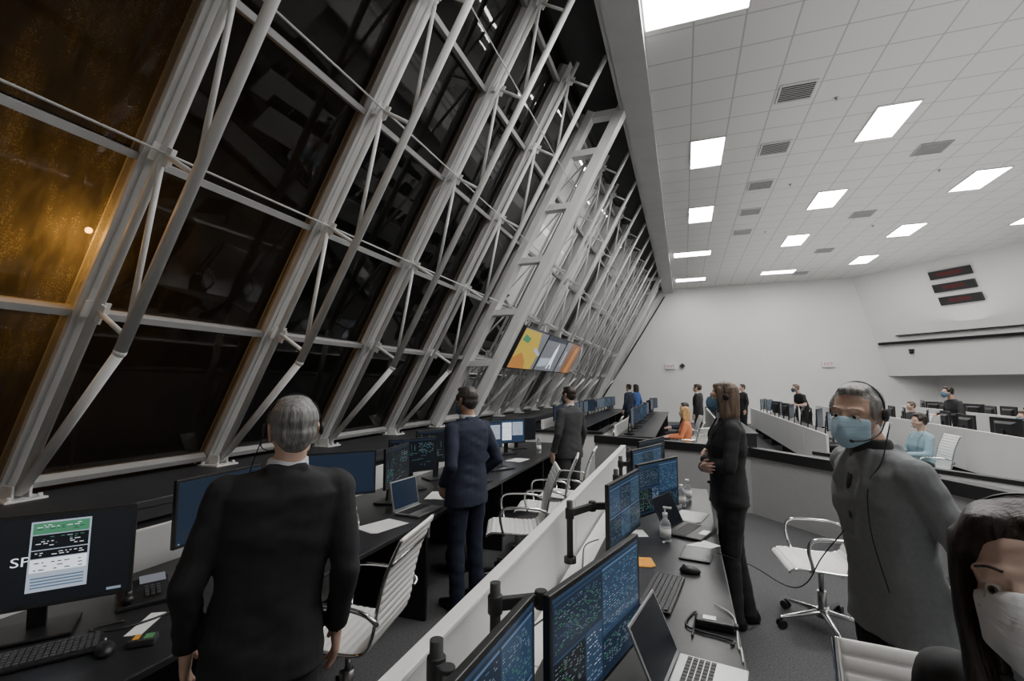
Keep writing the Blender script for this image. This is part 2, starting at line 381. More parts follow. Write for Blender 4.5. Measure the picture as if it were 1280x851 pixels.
def area(name,loc,sx,sy,e,c,rot,label):
    l=bpy.data.lights.new(name,'AREA'); l.shape='RECTANGLE'; l.size=sx; l.size_y=sy; l.energy=e; l.color=c; o=bpy.data.objects.new(name,l); COL.objects.link(o); o.location=loc; o.rotation_euler=rot; o['label']=label; o['category']='light'
area('added_ceiling_fill',(5.6,10.5,4.0),8.4,22,380,(1,.98,.95),(math.pi,0,0),'added unseen fill light brightening the ceiling tiles')  # upward fill added to brighten the ceiling, no such fixture in the room
# ---------------------------------------------------------------- far walls: displays, strips, signs
e1=dv; sdir=(-sh).normalized(); nn=e1.cross(sdir).normalized()
if nn.x>0: nn=-nn
def onw(s,zp): q=(4.5-zp)/4.17; return A+dv*s+sh*q
RW=Matrix((e1,sdir,nn)).transposed()
clockred=emat('clock_red',(.22,.014,.008),.8)
for zp,s,tx in ((3.98,3.35,'000:00:00'),(3.50,3.32,'00:00:00'),(3.02,3.36,'00:00:00')):
    c=onw(s,zp)+nn*.05
    r=root('wall_clock_display','black wall clock display with dim red digits','clock',c,group='digital clocks on angled wall')
    b=MB(); b.box((0,0,0),(1.25,.31,.1),RW); part('housing',b,'black',r,bevel=.01)
    T=RW.to_4x4()
    if RW.determinant()<0: T=Matrix((-e1,sdir,nn)).transposed().to_4x4()
    T=Matrix.Translation(nn*.053)@T
    b=MB(); b.text(tx,.19,T); part('digits',b,clockred,r)
for zp,s0,s1,hh in ((1.66,.15,11,.10),(1.93,.9,11,.04)):
    c=onw((s0+s1)/2,zp)+nn*.06; b=MB(); b.box((0,0,0),(s1-s0,hh,.14),RW)
    solo('wall_rail',b,'cap','long black rail on the angled wall','rail',loc=c,bevel=.01,group='black wall rails')
b=MB(); r=root('wall_camera','small dome camera on angled wall','camera',onw(1.2,1.25)+nn*.05)
b.sph((0,0,0),.08); b.cyl((0,0,.05),(0,0,.12),.09); part('dome',b,'black',r)
for x,zp in ((5.8,.85),(-.57,.83)):
    r=root('exit_sign','white exit sign with red letters on the wall','sign',(x,FY-.05,zp+EYE),group='exit signs')
    b=MB(); b.box((0,0,0),(.46,.08,.26)); part('sign_box',b,'white',r,bevel=.01)
    b=MB(); b.text('EXIT',.17,Matrix.Translation((0,-.045,0))@Matrix.Rotation(rad(90),4,'X')); part('lettering',b,'red',r)
r=root('wall_speaker','small dark device beside the exit sign','speaker',(-.05,FY-.05,2.6)); b=MB(); b.box((0,0,0),(.18,.08,.18),Matrix.Rotation(rad(45),3,'Y')); part('body',b,'cap',r)
# ---------------------------------------------------------------- hanging screens on trusses
def tilted(name,y0,y1,zb,zt,label,group,fill):
    xb=-3.05+SL*zb; xt=-3.05+SL*zt; U=V3((0,1,0)); Wv=V3((xt-xb,0,zt-zb)); Hh=Wv.length; Wv.normalize(); Nn=V3((Wv.z,0,-Wv.x))
    c=V3(((xb+xt)/2,(y0+y1)/2,(zb+zt)/2+EYE)); r=root(name,label,'screen',c,group=group)
    Rm=Matrix((U,Wv,Nn)).transposed(); b=MB(); b.box((0,0,0),(y1-y0,Hh,.07),Rm); part('housing',b,'black',r,bevel=.006)
    b=MB(); W=(y1-y0)/2-.02; H2=Hh/2-.02
    for k,(key,poly) in enumerate(fill):
        b.mi=SI[key]; b.add([U*(u*W)+Wv*(v*H2)+Nn*(.036+.001*k) for u,v in poly],[list(range(len(poly)))])
    part('screen',b,SMATS,r,recalc=False)
    b=MB(); b.beam(Nn*-.03,Nn*-.03-V3((.28,0,-.0)),.05,.05); part('bracket',b,'mull',r)
full=[(-1,-1),(1,-1),(1,1),(-1,1)]
tilted('wall_display',7.7,9.2,.29,1.0,'large flat screen showing a yellow picture','large screens mounted on trusses',[('grey',full),('yellow',[(-1,-1),(.75,-1),(.8,-.2),(.55,.3),(.3,.95),(-1,.95)]),('lgrey',[(.30,.0),(.9,-.25),(.95,-.1),(.35,.2)]),('oran',[(-1,-1),(.2,-1),(.0,-.6),(-.5,-.2),(-1,-.5)]),('green',[(-.9,.4),(-.4,.3),(-.3,.55),(-.8,.7)])])
tilted('wall_display',9.25,10.8,.29,1.0,'large flat screen showing a grey view with white vehicle','large screens mounted on trusses',[('grey',full),('lgrey',[(-.9,-.8),(-.1,-.7),(.1,-.2),(-.9,-.3)]),('white',[(.0,-.85),(.12,-.85),(.16,-.6),(.34,-.6),(.38,-.85),(.5,-.85),(.40,-.3),(.38,.3),(.25,.75),(.12,.3),(.10,-.3)]),('steelb',[(-1,.75),(1,.8),(1,1),(-1,1)])])
tilted('wall_display',10.85,12.4,.29,1.0,'large flat screen showing an orange and brown view','large screens mounted on trusses',[('brown',full),('grey',[(-1,-1),(-.4,-1),(-.4,1),(-1,1)]),('oran',[(.1,-1),(.6,-1),(.7,.9),(.3,.8)]),('lgrey',[(-.75,-.6),(-.6,-.6),(-.6,.4),(-.75,.4)])])
# ---------------------------------------------------------------- monitors
def screen_mesh(style,W,H,x,seed):
    rn=random.Random(seed); b=MB(); st={'d':0}
    def rect(u0,v0,u1,v1,k,d=None):
        if d is None: st['d']+=1; d=st['d']
        b.mi=SI[k]; xx=x+.00006*d
        b.add([(xx,u0*W-W/2,v0*H-H/2),(xx,u1*W-W/2,v0*H-H/2),(xx,u1*W-W/2,v1*H-H/2),(xx,u0*W-W/2,v1*H-H/2)],[(0,1,2,3)])
    def rows(u0,v0,u1,v1,keys,pitch=.018,d=9):
        v=v1-pitch
        while v>v0+.01:
            u=u0+.01; kk=rn.choice(keys)
            while u<u1-.02:
                l=rn.uniform(.008,.03)
                if rn.random()<.55: rect(u,v,min(u+l,u1-.01),v+pitch*.30,kk if rn.random()<.8 else rn.choice(keys),d)
                u+=l+.012
            v-=pitch
    if style=='ui':
        rect(0,0,1,1,'navy',0); rect(0,.97,1,1,'blue',1); rect(0,0,1,.03,'steelb',1)
        rect(.01,.55,.49,.95,'steelb',2); rect(.01,.935,.49,.955,'blue',3); rows(.01,.56,.49,.92,['bar','txt','green','bar'])
        rect(.5,.35,.99,.95,'blue',2); rect(.5,.935,.99,.955,'bar',3); rows(.5,.36,.99,.92,['txt','bar','cyan'],.024)
        rect(.01,.05,.3,.53,'bg',2); rect(.01,.51,.3,.53,'blue',3); rows(.01,.06,.3,.5,['txt','green','txt'])
        rect(.31,.05,.49,.53,'blue',2); rows(.31,.06,.49,.5,['lgrey','txt'],.03)
        rect(.5,.05,.99,.33,'navy',2); rows(.5,.06,.99,.31,['green','txt','txt'],.022)
    elif style=='ui2':
        rect(0,0,1,1,'steelb',0); rect(0,.97,1,1,'blue',1)
        for i in range(3):
            for j in range(2):
                u=.01+.33*i; v=.04+.46*j; rect(u,v,u+.315,v+.44,'blue' if (i+j)%2 else 'navy',2); rect(u,v+.42,u+.315,v+.44,'bar',3); rows(u,v,u+.315,v+.40,['txt','green','txt','bar'],.020)
    elif style=='map':
        rect(0,0,1,1,'bg',0); rect(0,.95,1,1,'steelb',1)
        for k in range(26):
            u,v=rn.uniform(.05,.8),rn.uniform(.1,.85); c=rn.choice(['green','cyan','txt'])
            if rn.random()<.5: rect(u,v,u+rn.uniform(.05,.18),v+.006,c,3)
            else: rect(u,v,u+.004,min(.93,v+rn.uniform(.05,.2)),c,3)
        rows(.02,.1,.3,.5,['green','cyan'],.05); rows(.6,.5,.95,.9,['cyan','txt'],.05)
    elif style=='blue':
        rect(0,0,1,1,'steelb',0); rect(0,0,1,.04,'navy',1); rect(.02,.01,.04,.03,'txt',2)
    elif style=='white':
        rect(0,0,1,1,'blue',0); rect(.05,.1,.6,.92,'white',1); rect(.05,.88,.6,.92,'bar',2); rows(.07,.12,.58,.86,['grey','blue'],.04); rect(.63,.3,.95,.9,'lgrey',1); rows(.65,.32,.93,.85,['grey','navy'],.05)
    elif style=='logo':
        rect(0,0,1,1,'bg',0)
        b.mi=SI['white']; Rm=Matrix(((0,0,1),(1,0,0),(0,1,0))).to_4x4()
        b.text('SPACEX',.052,Matrix.Translation((x+.0003,.036,.0))@Rm@Matrix.Diagonal((1.22,.95,1,1)))
        rect(.46,.14,.77,.95,'lgrey',14); rect(.47,.80,.76,.93,'green',15); rect(.47,.62,.76,.79,'bg',15); rows(.48,.81,.75,.92,['white','grey','bg'],.022,17)
        rows(.48,.63,.75,.78,['green','lgrey','white'],.024,17); rect(.47,.52,.76,.61,'bg',15); rows(.48,.53,.75,.60,['white'],.025,17)
        rect(.47,.36,.76,.51,'white',15); rows(.48,.37,.75,.50,['blue'],.04,17)
        rect(.47,.16,.76,.34,'lgrey',15)
        for k in range(4): rect(.48,.18+.035*k,.75,.195+.035*k,'bar',17)
        rect(.88,.03,.96,.06,'txt',2)
    elif style=='off':
        rect(0,0,1,1,'bg',0)
    return b
def monitor(x,y,zcen,phi,style,seed=0,mount='stand',W=.6,H=.345,label=None,group='console monitors',zd=.752,tilt=0,arm=None,name='monitor'):
    r=root(name,label or 'black flat computer monitor on the console','monitor',(x,y,zd),rad(phi),group=group)
    h=zcen-zd; t=Matrix.Translation((0,0,h))@Matrix.Rotation(-rad(tilt),4,'Y')
    b=MB(); b.box((0,0,0),(.022,W,H)); b.hull([V3((-.011,sy*W*.36,sz*H*.36)) for sy in(-1,1) for sz in(-1,1)]+[V3((-.04,sy*W*.25,sz*H*.25)) for sy in(-1,1) for sz in(-1,1)],sm=False); b.v=[t@v for v in b.v]; part('housing',b,'black',r,bevel=.003)
    b=screen_mesh(style,W-.026,H-.03,.0113,seed); b.v=[t@v for v in b.v]; part('screen',b,SMATS,r,recalc=False)
    if mount=='stand':
        b=MB(); b.box((-.05,0,.008),(.2,.26,.014)); part('stand_base',b,'black',r,bevel=.004)
        b=MB(); b.beam((-.075,0,.01),(-.05,0,h),.06,.02); part('stand_neck',b,'black',r,bevel=.003)
    else:
        ax,ay=arm; pl=V3((ax,ay,0))
        b=MB(); b.cyl(pl,pl+V3((0,0,h+.07)),.018); b.cyl(pl,pl+V3((0,0,.03)),.035); part('post',b,'black2',r)
        b=MB(); mid=pl*.5+V3((-.06,.07,h)); 
        b.beam(pl+V3((0,0,h)),mid,.04,.028,ref=(0,0,1)); b.beam(mid,V3((-.05,0,h)),.04,.028,ref=(0,0,1)); b.cyl(mid+V3((0,0,-.03)),mid+V3((0,0,.03)),.022); b.cyl(V3((-.07,0,h-.03)),V3((-.07,0,h+.03)),.02); b.cyl(pl+V3((0,0,h-.03)),pl+V3((0,0,h+.03)),.025); b.box((-.045,0,h),(.02,.1,.1)); part('arm',b,'black2',r,bevel=.004)
    return r
monitor(-2.455,1.235,1.05,-38.7,'logo',1,W=.62,H=.36,label='black monitor showing white lettering and an open program window',tilt=4)
monitor(-2.50,2.08,1.08,3,'blue',2,W=.56,H=.35,label='black monitor with plain dark blue screen, seen at an angle')
monitor(-2.45,3.02,1.08,-40,'blue',3,W=.54,H=.33,label='black monitor with plain dark blue screen')
monitor(-2.34,3.62,1.06,10,'map',4,W=.50,H=.33,label='black monitor turned sideways with a line diagram')
monitor(-2.44,4.05,1.08,-32,'map',5,W=.50,H=.32,label='black monitor with green and cyan line diagram')
monitor(-2.47,4.62,1.10,-32,'map',6,W=.54,label='black monitor showing a dark line diagram')
monitor(-2.47,5.25,1.09,-25,'ui2',26,W=.54,label='black monitor with small blue data windows')
monitor(-2.47,5.90,1.08,-30,'white',7,W=.54,label='black monitor with white windows')
monitor(-2.40,6.55,1.08,-45,'white',8,W=.54,label='black monitor with bright white windows')
monitor(-2.45,7.15,1.05,-45,'off',9,label='black monitor that is switched off')
monitor(-.42,.955,1.02,-4,'ui2',11,'arm',W=.62,H=.36,arm=(-.22,.20),label='large black monitor on an arm with blue data windows')
monitor(-.27,1.565,1.02,-15.4,'ui',12,'arm',W=.64,H=.365,arm=(-.33,-.10),label='large black monitor on an arm with dense blue data windows')
monitor(-.36,3.0,1.02,-11,'ui2',13,'arm',W=.6,H=.36,arm=(-.22,-.3),label='black monitor on an arm with blue tables')
monitor(-.2,3.70,1.02,-27,'ui',14,'arm',W=.56,H=.36,arm=(-.36,.0),label='black monitor on an arm with dark data windows')
monitor(-.32,4.35,1.04,-20,'ui2',15,'arm',arm=(-.25,0),label='black monitor on a black arm')
monitor(-.32,4.98,1.04,-20,'map',16,'arm',arm=(-.25,0),label='black monitor on a black arm')
# ---------------------------------------------------------------- desks
def desk(x0,x1,y0,y1,px,pz0,pz1,label,group=None,zt=.75,n=None):
    r=root('console_desk',label,'desk',((x0+x1)/2,(y0+y1)/2,0),group=group); cx,cy=(x0+x1)/2,(y0+y1)/2; L=y1-y0
    b=MB(); b.box((0,0,zt-.016),(x1-x0,L,.032)); part('worktop',b,'desk',r,bevel=.006)
    b=MB(); nseg=max(1,round(L/1.6))
    for i in range(nseg): b.box((px-cx,-L/2+(i+.5)*L/nseg,(pz0+pz1)/2),(.035,L/nseg-.008,pz1-pz0))
    part('back_panel',b,'white',r,bevel=.004)
    for i in range(nseg+1):
        y=-L/2+.02+i*(L-.04)/nseg; b=MB(); b.box((0.02,y,(zt-.03)/2),(x1-x0-.12,.03,zt-.034)); part('end_panel',b,'black',r)
    return r
desk(-2.79,-1.82,.1,8.1,-2.82,.0,.96,'long black console worktop with low white back panel')
desk(-.52,.18,.15,5.05,-.54,.3,.72,'long black console worktop seen along its length')
b=MB()
for i in range(4): b.box((0,-2.9+.75+i*1.49,.49),(.04,1.482,.98))
b.box((0.0,-.0,.985),(.055,5.96,.02))
solo('partition',b,'white','low white laminate partition behind the console','partition',loc=(-.735,3.2,0),bevel=.004)
b=MB(); b.box((0,0,0),(.13,5.7,.03)); solo('cable_shelf',b,'white','white cable shelf behind the worktop','shelf',loc=(-.63,3.1,.62),bevel=.003)
rows=[(2.25,2.95,9.3,19.,2.2,.3,.92),(4.15,4.9,8.0,18.5,4.1,.42,1.06),(6.3,7.0,9.,18.,6.25,.3,1.1),(-1.25,-.55,9.6,18.5,-1.29,.2,.95),(-3.0,-2.2,10.5,20.,-3.04,.2,.95),(.75,1.4,11.0,19.0,.7,.2,.92)]
for k,(x0,x1,y0,y1,px,a0,a1) in enumerate(rows):
    desk(x0,x1,y0,y1,px,a0,a1,'long console row with white back panel',group='far console rows')
fm=monitor(2.45,9.7,1.07,0,'ui2',21,group='far console monitors',label='black flat computer monitor on a far console'); fm2=monitor(4.4,8.4,1.08,0,'blue',22,group='far console monitors',label='black flat computer monitor on a far console')
for k,(x0,x1,y0,y1,px,a0,a1) in enumerate(rows):
    y=y0+.4; j=0
    while y<y1-.3:
        if not((k==0 and j==0) or (k==1 and j==0)):
            dup(fm if (j+k)%2 else fm2,loc=(x0+.24,y,.752+random.uniform(0,.03)),rz=rad(random.uniform(-25,15)))
        y+=.66+(.4 if (k==1 and j%3==1) else 0); j+=1
# low angled wall
pts=[V3((-1.45,8.36,0)),V3((.86,7.45,0)),V3((2.2,5.76,0)),V3((2.55,5.0,0)),V3((3.4,2.6,0))]
r=root('low_wall','low grey wall with thick black cap around the console area','wall',(0.5,7,0))
b=MB(); c=MB()
for i in range(len(pts)-1):
    p,q=pts[i]-V3((.5,7,0)),pts[i+1]-V3((.5,7,0)); b.beam(p+V3((0,0,.39)),q+V3((0,0,.39)),.78,.10,ref=(0,0,1)); c.beam(p+V3((0,0,.82)),q+V3((0,0,.82)),.12,.14,ref=(0,0,1))
for p in pts[1:-1]:
    p=p-V3((.5,7,0)); c.cyl(p+V3((0,0,.76)),p+V3((0,0,.88)),.07,n=20); b.cyl(p,p+V3((0,0,.76)),.05)
part('wall_body',b,'lowwall',r); part('cap_rail',c,'cap',r)
r=root('low_wall','second low pale wall with thin black cap further back','wall',(3.2,7.2,0)); b=MB(); b.beam((-1.3,1.6,.33),(1.1,-1.4,.33),.66,.1,ref=(0,0,1)); part('wall_body',b,'white',r); b=MB(); b.beam((-1.3,1.6,.68),(1.1,-1.4,.68),.05,.12,ref=(0,0,1)); part('cap_rail',b,'cap',r)
r=root('low_partition','low white partition with dark top near the end of the window row','partition',(-2.2,8.9,0)); b=MB(); b.box((0,0,.42),(1.5,.05,.84)); b.box((.73,.75,.42),(.05,1.5,.84)); part('panels',b,'white',r); b=MB(); b.box((0,0,.865),(1.56,.12,.05)); b.box((.73,.75,.866),(.12,1.5,.05)); part('cap_rail',b,'cap',r)
# ---------------------------------------------------------------- chairs
def ribpad(path,width,pitch=.042,th=.006,amp=.010):
    P=cat(path,14); L=[0]
    for i in range(1,len(P)): L.append(L[-1]+(P[i]-P[i-1]).length)
    tot=L[-1]; nr=max(1,round(tot/pitch)); N=nr*8
    def at(d):
        for i in range(1,len(P)):
            if L[i]>=d-1e-9:
                t=(d-L[i-1])/max(1e-9,L[i]-L[i-1]); return P[i-1].lerp(P[i],t),(P[i]-P[i-1]).normalized()
        return P[-1],(P[-1]-P[-2]).normalized()
    b=MB(); rings=[]
    for k in range(N+1):
        p,t=at(tot*k/N); n=V3((-t.z,0,t.x)); a=th+amp*abs(math.sin(math.pi*k/8))**.6
        w=width/2; rings.append([p+V3((0,-w,0))+n*a*.3,p+V3((0,-w+.012,0))+n*a,p+V3((0,w-.012,0))+n*a,p+V3((0,w,0))+n*a*.3,p+V3((0,w,0))-n*a*.3,p+V3((0,w-.012,0))-n*a,p+V3((0,-w+.012,0))-n*a,p+V3((0,-w,0))-n*a*.3])
    b.loft(rings); return b
def chair(loc,phi,label):
    r=root('office_chair',label,'chair',loc,rad(phi),group='white ribbed office chairs')
    sp_=[(.27,0,.435),(.22,0,.465),(.1,0,.462),(-.06,0,.45),(-.17,0,.455),(-.215,0,.485)]
    bp_=[(-.215,0,.485),(-.245,0,.56),(-.265,0,.68),(-.30,0,.82),(-.36,0,.96),(-.38,0,1.0)]
    part('seat',ribpad(sp_,.46,amp=.006),'leather',r,label='white ribbed leather seat'); part('backrest',ribpad(bp_,.46,amp=.006),'leather',r,label='white ribbed leather backrest')
    for sy in(-1,1):
        b=MB(); b.tube([p+V3((0,sy*.238,0)) for p in cat(sp_[:-1]+bp_,6)],.013,8,.008); part('side_rail',b,'chrome',r)
        b=MB(); b.tube(cat([(.12,sy*.235,.455),(.13,sy*.27,.50),(.15,sy*.275,.60),(.13,sy*.275,.665),(.05,sy*.275,.685),(-.12,sy*.275,.68),(-.22,sy*.275,.66),(-.27,sy*.265,.62),(-.265,sy*.24,.60)],6),.012,8,.009); part('armrest',b,'chrome',r)
    b=MB(); b.tube([(-.06,-.235,.435),(-.06,.235,.435)],.012); b.tube([(.12,-.235,.445),(.12,.235,.445)],.012); b.tube([(-.33,-.235,.88),(-.33,.235,.88)],.010); b.box((.02,0,.42),(.2,.12,.04)); part('cross_frame',b,'chrome',r)
    b=MB(); b.cyl((0,0,.08),(0,0,.25),.03); b.cyl((0,0,.25),(0,0,.42),.018); part('gas_column',b,'steel',r)
    b=MB(); b.cyl((0,0,.07),(0,0,.13),.045)
    for k in range(5):
        a=2*math.pi*k/5+.3; d=V3((math.cos(a),math.sin(a),0)); b.hull(ell(d*.03+V3((0,0,.105)),(.028,.028,.02)),ell(d*.31+V3((0,0,.075)),(.014,.014,.01)))
    part('star_base',b,'chrome',r)
    for k in range(5):
        a=2*math.pi*k/5+.3; d=V3((math.cos(a),math.sin(a),0)); t=V3((-d.y,d.x,0)); c0=d*.31+V3((0,0,.03)); b=MB(); b.cyl(c0-t*.026,c0-t*.008,.029); b.cyl(c0+t*.008,c0+t*.026,.029); b.cyl(c0,c0+V3((0,0,.045)),.009); b.box(c0+V3((0,0,.012)),(.02,.02,.03)); part('caster',b,'black',r)
    return r
ch=chair((-1.72,2.24,0),190,'white ribbed office chair with chrome arms beside the window console')
for x,y,p,l in [(-1.48,4.28,200,'white ribbed office chair beside the navy-suited man'),(-1.45,5.02,190,'white ribbed office chair pulled out from the console'),(-1.38,5.68,185,'white ribbed office chair near the grey-suited man'),(.90,4.2,185,'white ribbed office chair on the carpet beside the woman'),(.60,1.34,-96,'white ribbed office chair with its back to the standing man'),(3.35,9.0,180,'white ribbed office chair at a far console'),(-.02,10.2,180,'white ribbed office chair at a far console'),(3.4,11.5,170,'white ribbed office chair at a far console'),(3.4,13.6,190,'white ribbed office chair at a far console'),(0.,12.4,190,'white ribbed office chair at a far console'),(0.1,9.3,140,'white ribbed office chair at a far console'),(5.4,10.6,180,'white ribbed office chair at a far console'),(5.5,15.2,180,'white ribbed office chair at a far console'),(-1.75,11.5,180,'white ribbed office chair at a far console'),(-1.75,13.4,180,'white ribbed office chair at a far console')]:
    dup(ch,loc=(x,y,0),rz=rad(p),label=l)
# ---------------------------------------------------------------- desk items
DZ=.7515
KG=mat('keycap_grey',(.07,.07,.075),.5,var=(50,.1))
def keyboard(x,y,phi,label,w=.44):
    r=root('keyboard',label,'keyboard',(x,y,DZ),rad(phi)); b=MB(); b.box((0,0,.008),(.15,w,.014)); part('case',b,'black',r,bevel=.003)
    b=MB()
    for i in range(6):
        n=int(w/.0195)
        for j in range(n): b.box((-.058+.0225*i,-w/2+.018+j*(w-.036)/(n-1),.018),(.017,.015,.008))
    k=part('keys',b,KG,r,label='rows of grey-black keys'); k['kind']='stuff'; return r
keyboard(-2.28,1.13,-35,'black computer keyboard on the console'); keyboard(-.13,2.50,-8,'black computer keyboard in front of the monitors'); keyboard(-2.0,4.5,-10,'black keyboard on the window console')
def mouse(x,y,phi,l):
    r=root('computer_mouse',l,'mouse',(x,y,DZ),rad(phi)); b=MB(); pts=[V3((p.x,p.y,max(0,p.z))) for p in ell((0,0,.008),(.055,.032,.028))]; b.hull(pts); part('shell',b,'black',r); b=MB(); b.cyl((-.03,-.004,.034),(-.03,.004,.034),.008); part('scroll_wheel',b,'steel',r)
mouse(-2.07,1.27,-30,'black computer mouse beside the keyboard'); mouse(.0,2.82,0,'black computer mouse on the worktop')
def laptop(x,y,phi,body,label,scr,ang=105,z=DZ):
    r=root('laptop',label,'laptop',(x,y,z),rad(phi)); b=MB(); b.box((0,0,.008),(.23,.33,.015)); part('base',b,body,r,bevel=.004)
    b=MB()
    for i in range(5):
        for j in range(14): b.box((-.075+.02*i,-.143+j*.022,.0165),(.016,.018,.003))
    k=part('keys',b,'key',r); k['kind']='stuff'
    b=MB(); b.box((.085,0,.0162),(.05,.1,.001)); part('touchpad',b,'steel',r)
    T=Matrix.Translation((-.115,0,.014))@Matrix.Rotation(-rad(ang-90),4,'Y')
    b=MB(); b.box((-.004,0,.115),(.008,.33,.225)); b.v=[T@v for v in b.v]; part('lid',b,body,r,bevel=.002)
    b=screen_mesh(scr,.31,.2,.0005,5); b.v=[T@(v+V3((0,0,.118))) for v in b.v]; part('screen',b,SMATS,r,recalc=False)
laptop(.04,1.78,-10,'silver','open silver laptop on the worktop','off',114); laptop(.02,3.56,-20,'black','open black laptop on the worktop','off',115)
laptop(-2.00,3.42,-5,'silver','open silver laptop on the window console','blue',100); laptop(-2.1,5.4,-30,'black','open black laptop on the window console','blue')
r=root('tablet','black tablet lying on the worktop','tablet',(.04,3.12,DZ),rad(-8)); b=MB(); b.box((0,0,.005),(.17,.25,.009)); part('case',b,'black',r,bevel=.004); b=MB(); b.box((0,0,.0098),(.15,.22,.0006)); part('glass',b,SN['bg'],r)
r=root('battery_pack','black rectangular power brick on the worktop','power brick',(.09,2.24,DZ),rad(85)); b=MB(); b.box((0,0,.017),(.065,.15,.033)); b.box((0,-.08,.017),(.03,.02,.02)); part('case',b,'black',r,bevel=.008); b=MB(); b.box((0,.02,.0345),(.035,.05,.001)); part('sticker',b,'steel',r)
def bottle(x,y,label,pump=False,hh=.16):
    r=root('bottle',label,'bottle',(x,y,DZ)); b=MB(); b.loft([ringp((0,0,z),(0,0,1),q,16) for z,q in((0,.03),(.01,.034),(hh*.7,.034),(hh*.85,.022),(hh*.9,.014),(hh,.014))]); part('bottle_body',b,'clear',r)
    b=MB(); b.cyl((0,0,hh),(0,0,hh+.02),.016)
    if pump: b.cyl((0,0,hh+.02),(0,0,hh+.05),.005); b.box((.015,0,hh+.052),(.05,.014,.01))
    part('cap',b,'white',r)
    b=MB(); b.cyl((0,0,hh*.2),(0,0,hh*.55),.0348,n=20); part('paper_label',b,'paper',r)
bottle(-.14,3.30,'clear hand sanitizer bottle with white pump',True); bottle(-.05,4.25,'clear water bottle on the worktop'); bottle(.0,4.5,'clear water bottle on the worktop'); bottle(-2.0,6.75,'large clear sanitizer bottle with pump',True,.22); bottle(-2.1,2.75,'clear water bottle on the window console')
def sheet(x,y,phi,m,label,w=.21,l=.29,n=1):
    b=MB()
    for k in range(n): b.box((k*.008,k*.006,.001+.0012*k),(w,l,.001),Matrix.Rotation(.05*k,3,'Z'))
    solo('paper_sheet' if m=='paper' else 'sticky_note',b,m,label,'paper',loc=(x,y,DZ),rz=rad(phi))
sheet(-.25,2.88,10,'orange','orange sticky note pad on the worktop',.09,.13,3); sheet(-.0,3.98,-20,'paper','white printed papers on the worktop',n=3); sheet(-2.15,1.47,30,'paper','white paper slip beside the telephone',.06,.2); sheet(-2.05,2.98,-20,'paper','stack of white papers on the console',n=3); sheet(-2.1,6.1,-10,'paper','stack of white papers on the console',n=2); sheet(-1.98,1.02,-50,'paper','white paper strip at console edge',.05,.25); sheet(-.32,3.42,20,'paper','white paper slip near the sanitizer bottle',.10,.15); sheet(.08,3.30,-40,'paper','white paper under the tablet',.12,.18); sheet(-2.1,3.95,15,'paper','white papers near the angled monitors',n=2)
r=root('desk_phone','black desk telephone with handset and small screen','telephone',(-2.40,1.62,DZ),rad(-30)); b=MB(); b.hull([V3((x,y,z)) for y in(-.1,.1) for x,z in((.1,0),(.1,.02),(-.09,0),(-.09,.07))],sm=False); part('phone_base',b,'black',r,bevel=.005)
b=MB(); b.tube(cat([(.08,-.06,.05),(.07,-.06,.075),(0,-.06,.085),(-.07,-.06,.105),(-.085,-.06,.085)],5),.016,10,.012); b.sph((.08,-.06,.045),(.026,.024,.018)); b.sph((-.085,-.06,.085),(.026,.024,.018)); part('handset',b,'black',r)
b=MB(); b.box((-.05,.035,.075),(.06,.1,.004),Matrix.Rotation(.25,3,'Y')); part('display',b,SN['grey'],r)
b=MB(); 
for i in range(4):
    for j in range(3): b.box((.0+.02*i,.01+.022*j,.056-.009*i*0.6),(.012,.014,.008))
part('buttons',b,KG,r)
r=root('small_device','small black device with green and orange label','device',(-2.0,1.36,DZ),rad(-50)); b=MB(); b.box((0,0,.013),(.06,.09,.026)); part('case',b,'black2',r,bevel=.005); b=MB(); b.box((0,.02,.0265),(.04,.03,.002)); part('green_label',b,'green',r); b=MB(); b.box((0,-.02,.0265),(.04,.02,.002)); part('orange_label',b,'orange',r)
for pts_ in [[(-2.25,1.45,.757),(-2.3,1.35,.757),(-2.2,1.38,.76),(-2.15,1.55,.757),(-2.2,1.75,.757)],[(-.66,.9,.65),(-.64,1.15,.655),(-.66,1.35,.7),(-.69,1.3,.9),(-.66,1.15,.96)],[(-.66,1.6,.66),(-.6,1.85,.655),(-.66,2.0,.7),(-.64,2.3,.66),(-.6,2.5,.66)],[(-.59,.7,.65),(-.595,1.0,.66),(-.585,1.3,.66),(-.59,1.5,.66)],[(.0,2.12,.757),(.02,2.35,.757),(-.02,2.2,.757),(.14,2.14,.757),(.14,2.10,.757)],[(-2.3,2.4,.757),(-2.1,2.6,.76),(-2.3,2.7,.757),(-2.25,2.8,.757)],[(-.62,2.6,.7),(-.6,2.9,.66),(-.64,3.2,.7),(-.6,3.5,.66)],[(-.28,2.3,.757),(-.35,2.5,.757),(-.26,2.75,.757),(-.36,2.95,.757)]]:
    b=MB(); b.tube(cat(pts_,8),.0045,6); solo('cable',b,'black','black cable running along the console','cable',group='black cables')
b=MB(); b.tube(cat([(.17,1.99,.757),(.172,2.08,.76),(.165,2.10,.757),(.17,2.35,.757),(.10,2.45,.757)],8),.003,6); solo('cable',b,'white','white charging cable beside the laptop','cable')
r=root('backpack','black backpack lying under the console','bag',(-2.05,4.3,0)); b=MB(); b.hull(ell((0,0,.14),(.14,.2,.14)),ell((0,.0,.3),(.09,.15,.1))); part('bag_body',b,'black2',r); b=MB(); b.tube(cat([(0,-.06,.38),(0,-.03,.44),(0,.03,.44),(0,.06,.38)],5),.01); b.tube(cat([(.12,-.1,.3),(.2,-.12,.1),(.18,-.1,.03)],5),.015); part('strap',b,mat('blue_strap',(.03,.08,.2),.7,var=(9,.1)),r)
